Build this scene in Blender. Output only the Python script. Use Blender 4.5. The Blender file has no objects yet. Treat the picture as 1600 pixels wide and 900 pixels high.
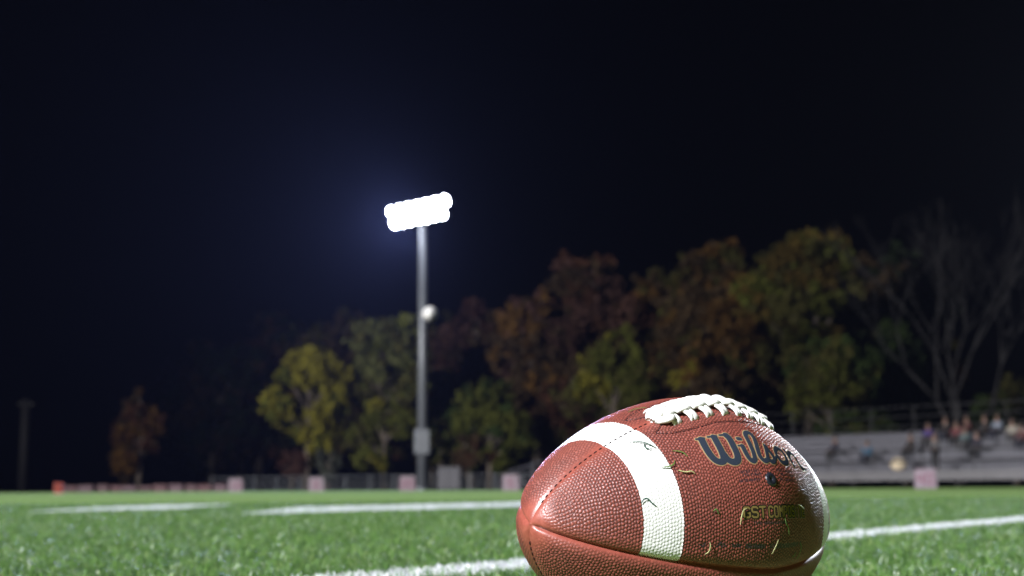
import bpy, bmesh, math, random
import numpy as np
from mathutils import Vector, Matrix
random.seed(7)
S = bpy.context.scene
COL = S.collection
R = math.radians

# ------------------------------------------------------------------ camera
F = 2200.0                       # focal length in pixels of a 1600 px wide picture
CAM = np.array([0, 0, 0.1204])
pitch = math.atan((761.5 - 450) / F)
roll = math.atan(11 / 1600)
fw = np.array([0, math.cos(pitch), math.sin(pitch)])
rt = np.array([1.0, 0, 0]); up = np.cross(rt, fw)
cr, sr = math.cos(-roll), math.sin(-roll)
rt, up = cr * rt + sr * up, cr * up - sr * rt
cd = bpy.data.cameras.new("camera"); cam = bpy.data.objects.new("camera", cd); COL.objects.link(cam)
cam.matrix_world = Matrix(((rt[0], up[0], -fw[0], CAM[0]), (rt[1], up[1], -fw[1], CAM[1]),
                           (rt[2], up[2], -fw[2], CAM[2]), (0, 0, 0, 1)))
cd.sensor_width = 36; cd.lens = F / 1600 * 36; cd.clip_start = 0.02; cd.clip_end = 1500
cd.dof.use_dof = True; cd.dof.focus_distance = 0.945; cd.dof.aperture_fstop = 9.3
S.camera = cam

# ------------------------------------------------------------------ night sky and exposure
W = bpy.data.worlds.new("World"); S.world = W; W.use_nodes = True
bg = W.node_tree.nodes["Background"]
bg.inputs[0].default_value = (0.42, 0.46, 1.0, 1); bg.inputs[1].default_value = 0.0004
S.view_settings.view_transform = 'Standard'; S.view_settings.look = 'None'
S.view_settings.exposure = 0; S.view_settings.gamma = 1
S.cycles.max_bounces = 6; S.cycles.transparent_max_bounces = 6; S.cycles.volume_bounces = 0
S.cycles.sample_clamp_indirect = 4

def ray(px, py):
    d = fw * F + rt * (px - 800) - up * (py - 450)
    return d / d[1]
def at(px, py, y):               # the point of the place seen at (px, py) when it stands y metres away
    return CAM + ray(px, py) * y
def ground(px, y):
    p = at(px, 762, y); return (float(p[0]), float(y), 0.0)
def onplane(px, py, z):
    d = ray(px, py); t = (z - CAM[2]) / d[2]; return CAM + d * t

# ------------------------------------------------------------------ helpers
def tag(o, label=None, cat=None, group=None, kind=None, category=None):
    cat = cat or category
    for k, v in (('label', label), ('category', cat), ('group', group), ('kind', kind)):
        if v: o[k] = v
    return o
def empty(name, loc, rz=0, **k):
    o = bpy.data.objects.new(name, None); COL.objects.link(o); o.location = loc; o.rotation_euler = (0, 0, rz)
    o.empty_display_size = 0.1
    return tag(o, **k)
def link(name, me, mat=None, parent=None, loc=None, **k):
    o = bpy.data.objects.new(name, me); COL.objects.link(o)
    if mat is not None and not me.materials: me.materials.append(mat)
    if parent: o.parent = parent
    if loc is not None: o.location = loc
    return tag(o, **k)
def np_mesh(name, v, f, attrs=None, smooth=True):
    v = np.asarray(v, np.float32); f = np.asarray(f, np.int32)
    me = bpy.data.meshes.new(name); k = f.shape[1]
    me.vertices.add(len(v)); me.vertices.foreach_set('co', v.ravel())
    me.loops.add(f.size); me.loops.foreach_set('vertex_index', f.ravel())
    me.polygons.add(len(f)); me.polygons.foreach_set('loop_start', np.arange(0, f.size, k, dtype=np.int32))
    me.update(calc_edges=True)
    me.polygons.foreach_set('use_smooth', np.full(len(f), smooth))
    for n, a in (attrs or {}).items():
        a = np.asarray(a, np.float32)
        if a.ndim == 1:
            at_ = me.attributes.new(n, 'FLOAT', 'POINT'); at_.data.foreach_set('value', a)
        else:
            at_ = me.attributes.new(n, 'FLOAT_COLOR', 'POINT')
            at_.data.foreach_set('color', np.concatenate([a, np.ones((len(a), 1), np.float32)], 1).ravel())
    return me
class MB:
    """collects boxes, tubes and lathes, builds ONE mesh object"""
    def __init__(s): s.bm = bmesh.new()
    def box(s, c, d, rz=0, bevel=0, rx=0):
        r = bmesh.ops.create_cube(s.bm, size=1)
        M = Matrix.Translation(c) @ Matrix.Rotation(rz, 4, 'Z') @ Matrix.Rotation(rx, 4, 'X') @ Matrix.Diagonal((*d, 1))
        bmesh.ops.transform(s.bm, matrix=M, verts=r['verts'])
        if bevel:
            es = list({e for v in r['verts'] for e in v.link_edges})
            bmesh.ops.bevel(s.bm, geom=es, offset=bevel, segments=2, affect='EDGES', profile=.6)
        return s
    def tube(s, a, b, r1, r2=None, n=10):
        a, b = Vector(a), Vector(b); r2 = r1 if r2 is None else r2; d = b - a
        r = bmesh.ops.create_cone(s.bm, cap_ends=True, segments=n, radius1=r1, radius2=r2, depth=d.length)
        M = Matrix.Translation((a + b) / 2) @ d.to_track_quat('Z', 'Y').to_matrix().to_4x4()
        bmesh.ops.transform(s.bm, matrix=M, verts=r['verts']); return s
    def ball(s, c, d, u=16, v=10):
        r = bmesh.ops.create_uvsphere(s.bm, u_segments=u, v_segments=v, radius=1)
        bmesh.ops.transform(s.bm, matrix=Matrix.Translation(c) @ Matrix.Diagonal((*d, 1)), verts=r['verts']); return s
    def mesh(s, name, smooth=True):
        me = bpy.data.meshes.new(name); s.bm.to_mesh(me); s.bm.free()
        me.polygons.foreach_set('use_smooth', [smooth] * len(me.polygons)); return me
    def build(s, name, mat, parent=None, smooth=False, **k):
        return link(name, s.mesh(name, smooth), mat, parent, **k)

class NT:
    def __init__(s, name):
        s.m = bpy.data.materials.new(name); s.m.use_nodes = True; s.t = s.m.node_tree
        s.p = s.t.nodes["Principled BSDF"]; s.out = s.t.nodes["Material Output"]
    def n(s, typ, **k):
        nd = s.t.nodes.new(typ)
        for a, b in k.items(): setattr(nd, a, b)
        return nd
    def l(s, a, b): s.t.links.new(a, b)
    def attr(s, name): return s.n('ShaderNodeAttribute', attribute_name=name)
    def mix(s, f, a, b):
        x = s.n('ShaderNodeMix', data_type='RGBA')
        for i, v in ((0, f), (6, a), (7, b)):
            if hasattr(v, 'links'): s.l(v, x.inputs[i])
            else: x.inputs[i].default_value = v if i == 0 else (*v, 1) if len(v) == 3 else v
        return x.outputs[2]
    def ramp(s, f, a, b, ca=(0, 0, 0), cb=(1, 1, 1)):
        x = s.n('ShaderNodeValToRGB'); s.l(f, x.inputs[0]); e = x.color_ramp.elements
        e[0].position = a; e[1].position = b; e[0].color = (*ca, 1); e[1].color = (*cb, 1); return x.outputs[0]
    def noise(s, scale, det=4, rough=.55, co=None):
        x = s.n('ShaderNodeTexNoise'); x.inputs['Scale'].default_value = scale; x.inputs['Detail'].default_value = det
        x.inputs['Roughness'].default_value = rough
        if co is None: co = s.n('ShaderNodeTexCoord').outputs['Object']
        s.l(co, x.inputs['Vector']); return x.outputs['Fac']
    def bump(s, h, dist, strength=1):
        b = s.n('ShaderNodeBump'); b.inputs['Distance'].default_value = dist; b.inputs['Strength'].default_value = strength
        s.l(h, b.inputs['Height']); s.l(b.outputs[0], s.p.inputs['Normal'])
def plain(name, c, rough=.6, metal=0, var=.18, scale=6, bump=.0):
    t = NT(name); f = t.noise(scale)
    t.l(t.mix(t.ramp(f, .3, .75), tuple(x * (1 - var) for x in c), tuple(min(1, x * (1 + var)) for x in c)), t.p.inputs['Base Color'])
    t.p.inputs['Roughness'].default_value = rough; t.p.inputs['Metallic'].default_value = metal
    if bump: t.bump(f, bump)
    return t.m

# ------------------------------------------------------------------ the setting: ground, turf
def strip_mesh(name, rows, xs):
    v = []; f = []
    for (y, z) in rows:
        for x in xs: v.append((x, y, z))
    n = len(xs)
    for i in range(len(rows) - 1):
        for j in range(n - 1): a = i * n + j; f.append((a, a + 1, a + n + 1, a + n))
    return np_mesh(name, v, f)
t = NT("earth"); fz = t.noise(.6)
t.l(t.mix(fz, (.018, .022, .012), (.035, .036, .022)), t.p.inputs['Base Color']); t.p.inputs['Roughness'].default_value = .95
t.p.inputs['Specular IOR Level'].default_value = .1
link("ground", strip_mesh("ground", [(-400, -.06), (0, -.06), (400, -.06)], [-500, 0, 500]), t.m, kind='structure')
t = NT("turf_base")
t.l(t.mix(t.ramp(t.noise(180, 5, .7), .3, .7), (.13, .21, .065), (.24, .34, .115)), t.p.inputs['Base Color'])
t.p.inputs['Roughness'].default_value = .75; t.bump(t.noise(160, 4, .8), .004)
t.p.inputs['Specular IOR Level'].default_value = 0
TURF = t.m
# direction of the far sideline (left and away) and of its normal
SD = np.array([-math.sin(R(49)), math.cos(R(49))]); SN = np.array([math.cos(R(49)), math.sin(R(49))])
MK0 = at(1447, 762, 35.4)[:2]                       # foot of the nearest yard marker
def field_y(x): return MK0[1] + 5 + (MK0[0] - x) * (SD[1] / -SD[0])
v = []; f = []; xs = np.linspace(-60, 40, 41)
ys = [(-20, 0), (6, 0), (8, .006), (12, .016), (30, .018)]
for (y, z) in ys:
    for x in xs: v.append((x, y, z))
for x in xs: v.append((x, max(31, field_y(x)), .018))
n = len(xs)
for i in range(len(ys)):
    for j in range(n - 1): a = i * n + j; f.append((a, a + 1, a + n + 1, a + n))
link("turf_field", np_mesh("turf_field", v, f), TURF, kind='structure')
# running track beyond the turf
trk = plain("track_rubber", (.045, .026, .024), .85, var=.2, scale=3)
v = [(x, max(31, field_y(x)) + o, -.03) for x in (-60, -20, 0, 10, 20, 40) for o in (0, 9)]
f = [(2 * i, 2 * i + 2, 2 * i + 3, 2 * i + 1) for i in range(5)]
link("running_track", np_mesh("running_track", v, f), trk, kind='structure')

# blades: painted lines first, so the green blades can leave their place free
t = NT("line_paint"); t.l(t.mix(t.ramp(t.noise(90, 5, .7), .25, .65), (.62, .66, .62), (.84, .85, .83)), t.p.inputs['Base Color'])
t.p.inputs['Roughness'].default_value = .6
PAINT = t.m
rng = np.random.default_rng(3)
def blades(name, xy, hgt, wid, lean, cols, mat, z0=0.0, **k):
    n = len(xy); a = rng.uniform(0, 2 * np.pi, n); b = rng.uniform(0, 2 * np.pi, n)
    ca, sa = np.cos(a), np.sin(a); w = wid * .5
    side = np.stack([ca * w, sa * w, np.zeros(n)], 1)
    ld = np.stack([np.cos(b), np.sin(b), np.zeros(n)], 1) * (lean * hgt)[:, None]
    base = np.stack([xy[:, 0], xy[:, 1], np.full(n, z0) if np.isscalar(z0) else z0], 1)
    upv = np.zeros((n, 3)); upv[:, 2] = hgt
    m = base + ld * .38 + upv * .6; m2 = base + ld * .95 + upv * (1.0 - .25 * lean[:, None])
    V = np.stack([base - side, base + side, m - side * .9, m + side * .9, m2 - side * .45, m2 + side * .45], 1).reshape(-1, 3)
    q = np.arange(n)[:, None] * 6
    Fc = np.concatenate([q + [0, 1, 3, 2], q + [2, 3, 5, 4]], 0)
    att = {'col': np.repeat(cols, 6, 0)} if cols is not None else None
    return np_mesh(name, V, Fc, att)
def leafmat(name, rough=.45, trans=.3, spec=.5):
    t = NT(name); c = t.attr('col').outputs['Color']
    t.l(c, t.p.inputs['Base Color']); t.p.inputs['Roughness'].default_value = rough
    t.p.inputs['Specular IOR Level'].default_value = spec
    tr = t.n('ShaderNodeBsdfTranslucent'); t.l(c, tr.inputs[0])
    mx = t.n('ShaderNodeMixShader'); mx.inputs[0].default_value = trans
    t.l(t.p.outputs[0], mx.inputs[1]); t.l(tr.outputs[0], mx.inputs[2]); t.l(mx.outputs[0], t.out.inputs[0])
    return t.m
BLADE = leafmat("turf_blade", .48, .3, .24); WBLADE = leafmat("painted_blade", .5, .35, .4)

LINES = []   # (p, q, width)
def line(a, b, w): LINES.append((np.array(a[:2], float), np.array(b[:2], float), w))
pa, pb = onplane(620, 889, .018), onplane(1450, 820, .018)
dv = (pb - pa)[:2]; line(pa[:2] - dv * .13, pb[:2] + dv * 1.6, .13)
pa, pb = onplane(120, 795, .02), onplane(320, 791, .02); LINES.append((pa[:2], pb[:2], -1.55))
pa, pb = onplane(425, 796, .02), onplane(1010, 783.5, .02); LINES.append((pa[:2], pb[:2], -1.55))
pa = onplane(300, 790, .02)
def line_dist(P):
    best = np.full(len(P), 9.0)
    for (a, b, w) in LINES:
        if w < 0:
            ux = (P[:, 0] - a[0]) / (b[0] - a[0]); yl = a[1] + np.clip(ux, 0, 1) * (b[1] - a[1])
            best = np.minimum(best, np.maximum(np.abs(P[:, 1] - yl) + w / 2, np.maximum(-ux, ux - 1) * abs(b[0] - a[0]))); continue
        d = b - a; u = np.clip(((P - a) @ d) / (d @ d), 0, 1)
        best = np.minimum(best, np.linalg.norm(P - (a + u[:, None] * d), axis=1) - w / 2)
    return best
def turf_z(y): return np.interp(y, [6, 8, 12], [0, .006, .016])
# green blades over the wedge the camera sees, denser near it
K = 400000
yy = np.sqrt(rng.uniform(.35 ** 2, 1, K)) ; u = rng.uniform(0, 1, K)
yy = 1.15 * (11 / 1.15) ** u
keep = rng.uniform(0, 1, K) < np.clip((yy / 4.5) ** .7, .25, 1)
yy = yy[keep]; xx = rng.uniform(-.42, .42, len(yy)) * yy + rng.normal(0, .05, len(yy))
near = np.stack([rng.uniform(-.6, .9, 14000), rng.uniform(.45, 1.2, 14000)], 1)
P = np.concatenate([np.stack([xx, yy], 1), near])
d = line_dist(P); P = P[d > 0 + rng.normal(0, .004, len(P))]
y = P[:, 1]; n = len(P)
hg = rng.uniform(.010, .022, n); wd = rng.uniform(.0012, .0021, n) * np.clip(y / 2.2, 1, 3.2)
v = rng.uniform(0, 1, n)[:, None]; br = rng.uniform(.75, 1.25, n)[:, None]
cA, cB, cC = np.array([.048, .108, .024]), np.array([.112, .205, .046]), np.array([.24, .30, .11])
cols = np.where(v < .5, cA, np.where(v < .93, cB, np.where(v < .985, cC, np.array([.62, .68, .52])))) * br  # the few near-white blades are glints of light painted as blade colour
link("turf_blades", blades("turf_blades", P, hg, wd, rng.uniform(.2, 1.2, n), cols, BLADE, turf_z(y)), BLADE,
     label="short green artificial turf blades of the field around the ball", category="turf", kind='stuff')
print('blades', n)
for (a, b, w) in LINES:
    L_ = np.linalg.norm(b - a); d = (b - a) / L_; nn = np.array([-d[1], d[0]])
    if w < 0: nn = np.array([0., 1.]); w = -w
    k = int(max(8000, L_ * w * 42000)); k = min(k, 50000)
    uu = rng.uniform(0, 1, k); ww = rng.uniform(-.5, .5, k) * w
    ww = ww * (1 + .12 * np.sin(uu * L_ * 7) + .08 * np.sin(uu * L_ * 23)) + rng.normal(0, .004, k)
    P = a + uu[:, None] * (b - a) + ww[:, None] * nn
    g = rng.uniform(.5, .75, k)[:, None] * np.array([1, 1.0, .98])
    worn = rng.uniform(0, 1, k) < .12 + .12 * (np.sin(uu * L_ * 3.1 + 1) > .75)
    g[worn] = np.array([.12, .26, .06])
    y = P[:, 1]
    me = blades("yard_line", P, rng.uniform(.010, .019, k), rng.uniform(.002, .003, k) * np.clip(y / 2.5, 1, 3.2), rng.uniform(.2, 1.1, k), g, WBLADE, turf_z(y))
    bm = bmesh.new(); bm.from_mesh(me)
    cl = bm.verts.layers.float_color.get('col')
    q = []
    for s_ in (-.5, .5):
        row = []
        for i in range(25):
            p = a + (b - a) * i / 24 + nn * w * s_; vv = bm.verts.new((p[0], p[1], float(turf_z(p[1])) + .004)); vv[cl] = (.5, .52, .5, 1); row.append(vv)
        q.append(row)
    for i in range(24): bm.faces.new((q[0][i], q[0][i + 1], q[1][i + 1], q[1][i]))
    bm.to_mesh(me); bm.free()
    link("yard_line", me, WBLADE, kind='structure')
# far white sideline border
a, b = MK0 + SN * .5 + SD * 27, MK0 + SN * .5 + SD * 60
v = [(*(a - SN * .3), .024), (*(a + SN * .3), .024), (*(b + SN * .3), .024), (*(b - SN * .3), .024)]
link("sideline", np_mesh("sideline", v, [(0, 1, 2, 3)]), PAINT, kind='structure')

# ------------------------------------------------------------------ the football
RB = .085; LB, PN, PM = .14662, 1.53570, .59069
BC = np.array([.11750, .99694, CAM[2] - .02338]); YAW, PIT, ROL = .74860, -.00344, .38701
ax = np.array([math.cos(YAW) * math.cos(PIT), math.sin(YAW) * math.cos(PIT), math.sin(PIT)])
u0 = np.array([-math.cos(YAW) * math.sin(PIT), -math.sin(YAW) * math.sin(PIT), math.cos(PIT)])
v0 = np.cross(ax, u0)
X1, X2 = -.09903, -.07506
def prof(x): return RB * np.clip(1 - np.abs(x / LB) ** PN, 0, 1) ** PM
_t = np.linspace(0, np.pi, 6001); _x = -LB * np.cos(_t); _r = prof(_x)
_s = np.concatenate([[0], np.cumsum(np.hypot(np.diff(_x), np.diff(_r)))])
_drds = np.gradient(_r, _s); _dxds = np.gradient(_x, _s)
k = np.ones(41) / 41; _drds = np.convolve(np.pad(_drds, 20, 'edge'), k, 'valid'); _dxds = np.convolve(np.pad(_dxds, 20, 'edge'), k, 'valid')
STOT = _s[-1]
def surf(x, ph, h=0.0):
    """point of the ball at axis coordinate x and angle ph from the lace seam, lifted by h"""
    x = np.asarray(x, float); ph = np.asarray(ph, float)
    s = np.interp(x, _x, _s); return surf_s(s, ph, h)
def surf_s(s, ph, h=0.0):
    x = np.interp(s, _s, _x); r = np.interp(s, _s, _r)
    a = np.interp(s, _s, _dxds); b = np.interp(s, _s, _drds); nn = np.hypot(a, b)
    rad = np.cos(ph + ROL)[..., None] * u0 + np.sin(ph + ROL)[..., None] * v0
    N = (rad * (a / nn)[..., None] - ax * (b / nn)[..., None])
    return ax * x[..., None] + rad * r[..., None] + N * (np.asarray(h) * np.ones_like(x))[..., None]
football = empty("football", BC, label="brown pebbled leather football with white laces and stripe in the foreground", category="football")

def hsh(i, j, k): 
    v = np.sin(i * 127.1 + j * 311.7 + k * 74.7) * 43758.5453; return v - np.floor(v)
def pebbles(s, dphi, seed, p=.0024):
    """raised grain: distance to nearest and second nearest of jittered cell centres in rows round the ball"""
    r = np.interp(s, _s, _r); p1 = p * .88; i0 = np.floor(s / p1)
    d1 = np.full(s.shape, 9.0); d2 = np.full(s.shape, 9.0); val = np.zeros(s.shape)
    for di in (-1, 0, 1):
        kk = i0 + di; sc = (kk + .5) * p1; rk = np.interp(sc, _s, _r)
        N = np.maximum(1, np.round(rk * (np.pi / 2) / p)); w = dphi / (np.pi / 2) * N + .5 * (kk % 2); j0 = np.floor(w)
        for dj in (-1, 0, 1):
            jj = j0 + dj
            cphi = (jj + .5 + .52 * (hsh(kk, jj, seed) - .5) - .5 * (kk % 2)) / N * (np.pi / 2)
            cs = (kk + .5 + .52 * (hsh(kk, jj, seed + 9) - .5)) * p1
            d = np.hypot(s - cs, (dphi - cphi) * r)
            new = d < d1
            d2 = np.where(new, d1, np.minimum(d2, d)); val = np.where(new, hsh(kk, jj, seed + 4), val); d1 = np.where(new, d, d1)
    e = (d2 - d1)
    return 1 - np.exp(-(e / .00115) ** 1.8), val

# --- print on the camera-side upper panel: strokes in millimetres (x along the ball, v = 84 * angle)
def strokes_dist(U, V, strokes):
    best = np.full(U.shape, 99.0)
    for (pts, w) in strokes:
        pts = np.array(pts, float)
        for i in range(len(pts) - 1):
            a, b = pts[i], pts[i + 1]; d = b - a; L2 = d @ d + 1e-9
            t_ = np.clip(((U - a[0]) * d[0] + (V - a[1]) * d[1]) / L2, 0, 1)
            ww = w if np.isscalar(w) else w[i] + (w[i + 1] - w[i]) * t_
            best = np.minimum(best, np.hypot(U - a[0] - t_ * d[0], V - a[1] - t_ * d[1]) - ww)
    return best
def cr_spline(pts, n=6, closed=False):
    P = [np.array(p, float) for p in pts]
    Q = ([P[-2]] + P + [P[1]]) if closed else ([2 * P[0] - P[1]] + P + [2 * P[-1] - P[-2]])
    out = []
    for i in range(1, len(Q) - 2):
        for t_ in np.linspace(0, 1, n, endpoint=False):
            a, b, c, d = Q[i - 1:i + 3]
            out.append(.5 * ((2 * b) + (-a + c) * t_ + (2 * a - 5 * b + 4 * c - d) * t_ ** 2 + (-a + 3 * b - 3 * c + d) * t_ ** 3))
    out.append(Q[-2]); return out
ph2v = 84.0
def LG(pts, w, sm=True, closed=False):
    q = [(x, p * ph2v) for x, p in pts]
    return (cr_spline(q, 5, closed) if sm else q, w)
LOGO = [
    LG([(-47.5, .405), (-41.5, .412)], .9, False),
    LG([(-44, .42), (-45, .50), (-45, .58), (-43.2, .645), (-39.5, .668), (-36.6, .645), (-35.3, .57), (-34.6, .49), (-33.8, .425)], 2.6),
    LG([(-38.3, .41), (-31.5, .415)], .9, False),
    LG([(-35.0, .60), (-33.8, .655), (-30.5, .685), (-26.8, .675), (-24.6, .625), (-23.7, .54), (-23.0, .47), (-23.6, .43)], 2.6),
    LG([(-28.6, .415), (-22.6, .425)], .9, False),
    LG([(-16.2, .478), (-14.2, .482)], 1.5, False),
    LG([(-19.5, .545), (-16.3, .55)], .8, False),
    LG([(-16.3, .555), (-16.8, .62), (-16.0, .675), (-13.5, .695), (-11.0, .675)], 1.95),
    LG([(-11.5, .68), (-9.9, .62), (-8.6, .54), (-7.2, .455), (-4.6, .425), (-1.6, .43), (-.6, .47), (-2.2, .53), (-4.6, .60), (-5.6, .66), (-3.2, .70), (.5, .69)], 1.85),
    LG([(1, .69), (4.6, .60), (6.3, .555), (7.4, .60), (9.2, .65), (8.2, .695), (4.2, .705), (1.8, .68)], 1.8),
    LG([(9.5, .69), (13, .655)], 1.1, False),
    LG([(21.7, .555), (16.8, .59), (15.4, .64), (17.4, .69), (22.2, .70), (26.8, .675), (28.6, .62), (26.6, .565), (21.7, .555)], 1.9, True, True),
    LG([(33.2, .548), (34.6, .58), (34.8, .64), (35.6, .70)], 1.8),
    LG([(35.0, .62), (39, .565), (44, .55), (47.2, .575), (48.0, .64), (50.2, .695), (53, .69)], 1.8),
    LG([(57.0, .69), (57.4, .692)], 1.6, False),
]
FONT = {'G': [[(5, 1), (4, 0), (1, 0), (0, 1), (0, 7), (1, 8), (4, 8), (5, 7), (5, 4.5), (3, 4.5)]],
        'S': [[(5, 1), (4, 0), (1, 0), (0, 1), (0, 3), (1, 4), (4, 4), (5, 5), (5, 7), (4, 8), (1, 8), (0, 7)]],
        'T': [[(0, 0), (5, 0)], [(2.5, 0), (2.5, 8)]], 'C': [[(5, 1), (4, 0), (1, 0), (0, 1), (0, 7), (1, 8), (4, 8), (5, 7)]],
        'O': [[(1, 0), (4, 0), (5, 1), (5, 7), (4, 8), (1, 8), (0, 7), (0, 1), (1, 0)]],
        'M': [[(0, 8), (0, 0), (2.5, 4), (5, 0), (5, 8)]], 'P': [[(0, 8), (0, 0), (4, 0), (5, 1), (5, 3.5), (4, 4.5), (0, 4.5)]],
        'I': [[(2.5, 0), (2.5, 8)]], 'E': [[(5, 0), (0, 0), (0, 8), (5, 8)], [(0, 4), (4, 4)]]}
def text(word, x, v, h, w, gap, sw):
    out = []
    for ch in word:
        for st in FONT[ch]: out.append(([(x + a / 5 * w, v + b / 8 * h) for a, b in st], sw))
        x += w + gap
    return out
MODEL = text("GST", -32.5, 89.6, 6.6, 4.7, 1.9, .62) + text("COMPOSITE", -11.4, 89.6, 6.6, 3.3, 1.75, .58)
def ticks(x0, x1, v, h, sd, sw=.3):
    rr = random.Random(sd); o = []; x = x0
    while x < x1:
        if rr.random() < .86:
            o.append(([(x, v - h / 2), (x + rr.uniform(-.3, .3), v + h / 2)], sw))
            if rr.random() < .6: o.append(([(x, v + rr.choice((-h / 2, h / 2, 0))), (x + 1.0, v + rr.choice((-h / 2, 0, h / 2)))], sw * .8))
        x += 1.35
    return o
SMALL = (ticks(-29, -11, .775 * 84, 1.7, 1) + ticks(-29, -11, .805 * 84, 1.4, 2) + ticks(-31, -14, .85 * 84, 1.7, 3)
         + ticks(6.5, 27, .775 * 84, 1.8, 4) + ticks(6.5, 27, .81 * 84, 1.5, 5) + ticks(6.5, 27, .85 * 84, 1.8, 6)
         + ticks(-24, 7, 1.19 * 84, 1.6, 7, .32))
EMB = ([([(-64, 115.6), (-61.5, 117), (-60.5, 114.4)], .6), ([(-52, 116.3), (-49.5, 113.6), (-48.5, 116)], .8), ([(-47.5, 113.9), (-45.5, 116)], .6),
        ([(-41, 114), (-39.2, 116)], .8), ([(-37, 115), (-35.2, 115)], 1.3)] + ticks(-30, -14, 115.2, 2.6, 11, .5) + ticks(-10, 28, 115, 2.4, 12, .45))
OUT_NEAR = [(-67.7, .185), (-62.7, .232), (-57, .262), (-45.6, .281), (-33, .272), (-21, .262), (-12, .276), (0, .29), (14, .27), (27, .243), (46.5, .18), (58, .13)]
OUT_END = [(-67.7, .185), (-61, .13), (-56.6, .092)]
OUT_FAR = [(-70, -.205), (-58.5, -.272), (-46.5, -.275), (-30, -.262), (0, -.29), (27, -.243), (46.5, -.18), (58, -.13)]
OUT_END2 = [(-70, -.205), (-65, -.138), (-57, -.088)]
OUTL = [([(x, p * 84) for x, p in q], .35) for q in (OUT_NEAR, OUT_END, OUT_FAR, OUT_END2)]

# --- materials of the ball
t = NT("leather")
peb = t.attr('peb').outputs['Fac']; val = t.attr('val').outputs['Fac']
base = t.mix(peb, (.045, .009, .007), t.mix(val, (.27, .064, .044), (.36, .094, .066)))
big = t.ramp(t.noise(14, 3), .35, .7)
base = t.mix(t.mix(big, (0, 0, 0), (.35, .35, .35)), base, (.26, .065, .042))
scuff = t.ramp(t.noise(38, 6, .7), .56, .72); base = t.mix(t.mix(scuff, (0, 0, 0), (.45, .45, .45)), base, (.075, .030, .022))
dust = t.ramp(t.noise(420, 3, .6), .68, .74); base = t.mix(t.mix(dust, (0, 0, 0), (.35, .35, .35)), base, (.30, .20, .15))
def ss(t, a, lo, hi):
    m_ = t.n('ShaderNodeMapRange', interpolation_type='SMOOTHSTEP'); t.l(a, m_.inputs[0])
    for i, v_ in ((1, lo), (2, hi), (3, 1), (4, 0)): m_.inputs[i].default_value = v_
    return m_.outputs[0]
logo = t.attr('logo').outputs['Fac']; mod = t.attr('model').outputs['Fac']; sm = t.attr('small').outputs['Fac']
base = t.mix(ss(t, sm, -.15, .2), base, (.035, .020, .026))
base = t.mix(ss(t, mod, .85, 1.05), base, (.018, .014, .010)); base = t.mix(ss(t, mod, -.1, .15), base, (.21, .155, .05))
base = t.mix(ss(t, logo, .5, .75), base, (.27, .20, .10)); base = t.mix(ss(t, logo, -.15, .15), base, (.026, .033, .048))
t.l(base, t.p.inputs['Base Color'])
rg = t.n('ShaderNodeMapRange'); t.l(peb, rg.inputs[0]); rg.inputs[3].default_value = .62; rg.inputs[4].default_value = .33
inkm = t.n('ShaderNodeMath', operation='MAXIMUM'); t.l(ss(t, logo, .4, .8), inkm.inputs[0]); t.l(ss(t, mod, .4, .7), inkm.inputs[1])
rr_ = t.n('ShaderNodeMix', data_type='FLOAT'); t.l(inkm.outputs[0], rr_.inputs[0]); t.l(rg.outputs[0], rr_.inputs[2]); rr_.inputs[3].default_value = .75; t.l(rr_.outputs[0], t.p.inputs['Roughness'])
sp_ = t.n('ShaderNodeMix', data_type='FLOAT'); t.l(inkm.outputs[0], sp_.inputs[0]); sp_.inputs[2].default_value = .6; sp_.inputs[3].default_value = 0.0
t.l(sp_.outputs[0], t.p.inputs['Specular IOR Level'])
t.bump(t.noise(1500, 3), .00006)
LEATHER = t.m
t = NT("stripe_paint")
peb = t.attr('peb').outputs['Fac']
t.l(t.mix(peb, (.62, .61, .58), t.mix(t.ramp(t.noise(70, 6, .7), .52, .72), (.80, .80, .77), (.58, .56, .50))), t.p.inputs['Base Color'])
t.p.inputs['Roughness'].default_value = .48; STRIPE = t.m
t = NT("lace_rubber"); nz = t.noise(500, 3)
t.l(t.mix(t.ramp(t.noise(260, 5, .7), .5, .72), (.80, .79, .75), (.46, .43, .37)), t.p.inputs['Base Color']); t.p.inputs['Roughness'].default_value = .5; t.bump(nz, .0003)
LACE = t.m
THREAD = plain("stitch_thread", (.035, .012, .014), .8, scale=300)
BLACKRUB = plain("valve_rubber", (.014, .016, .022), .35, scale=200)

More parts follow.
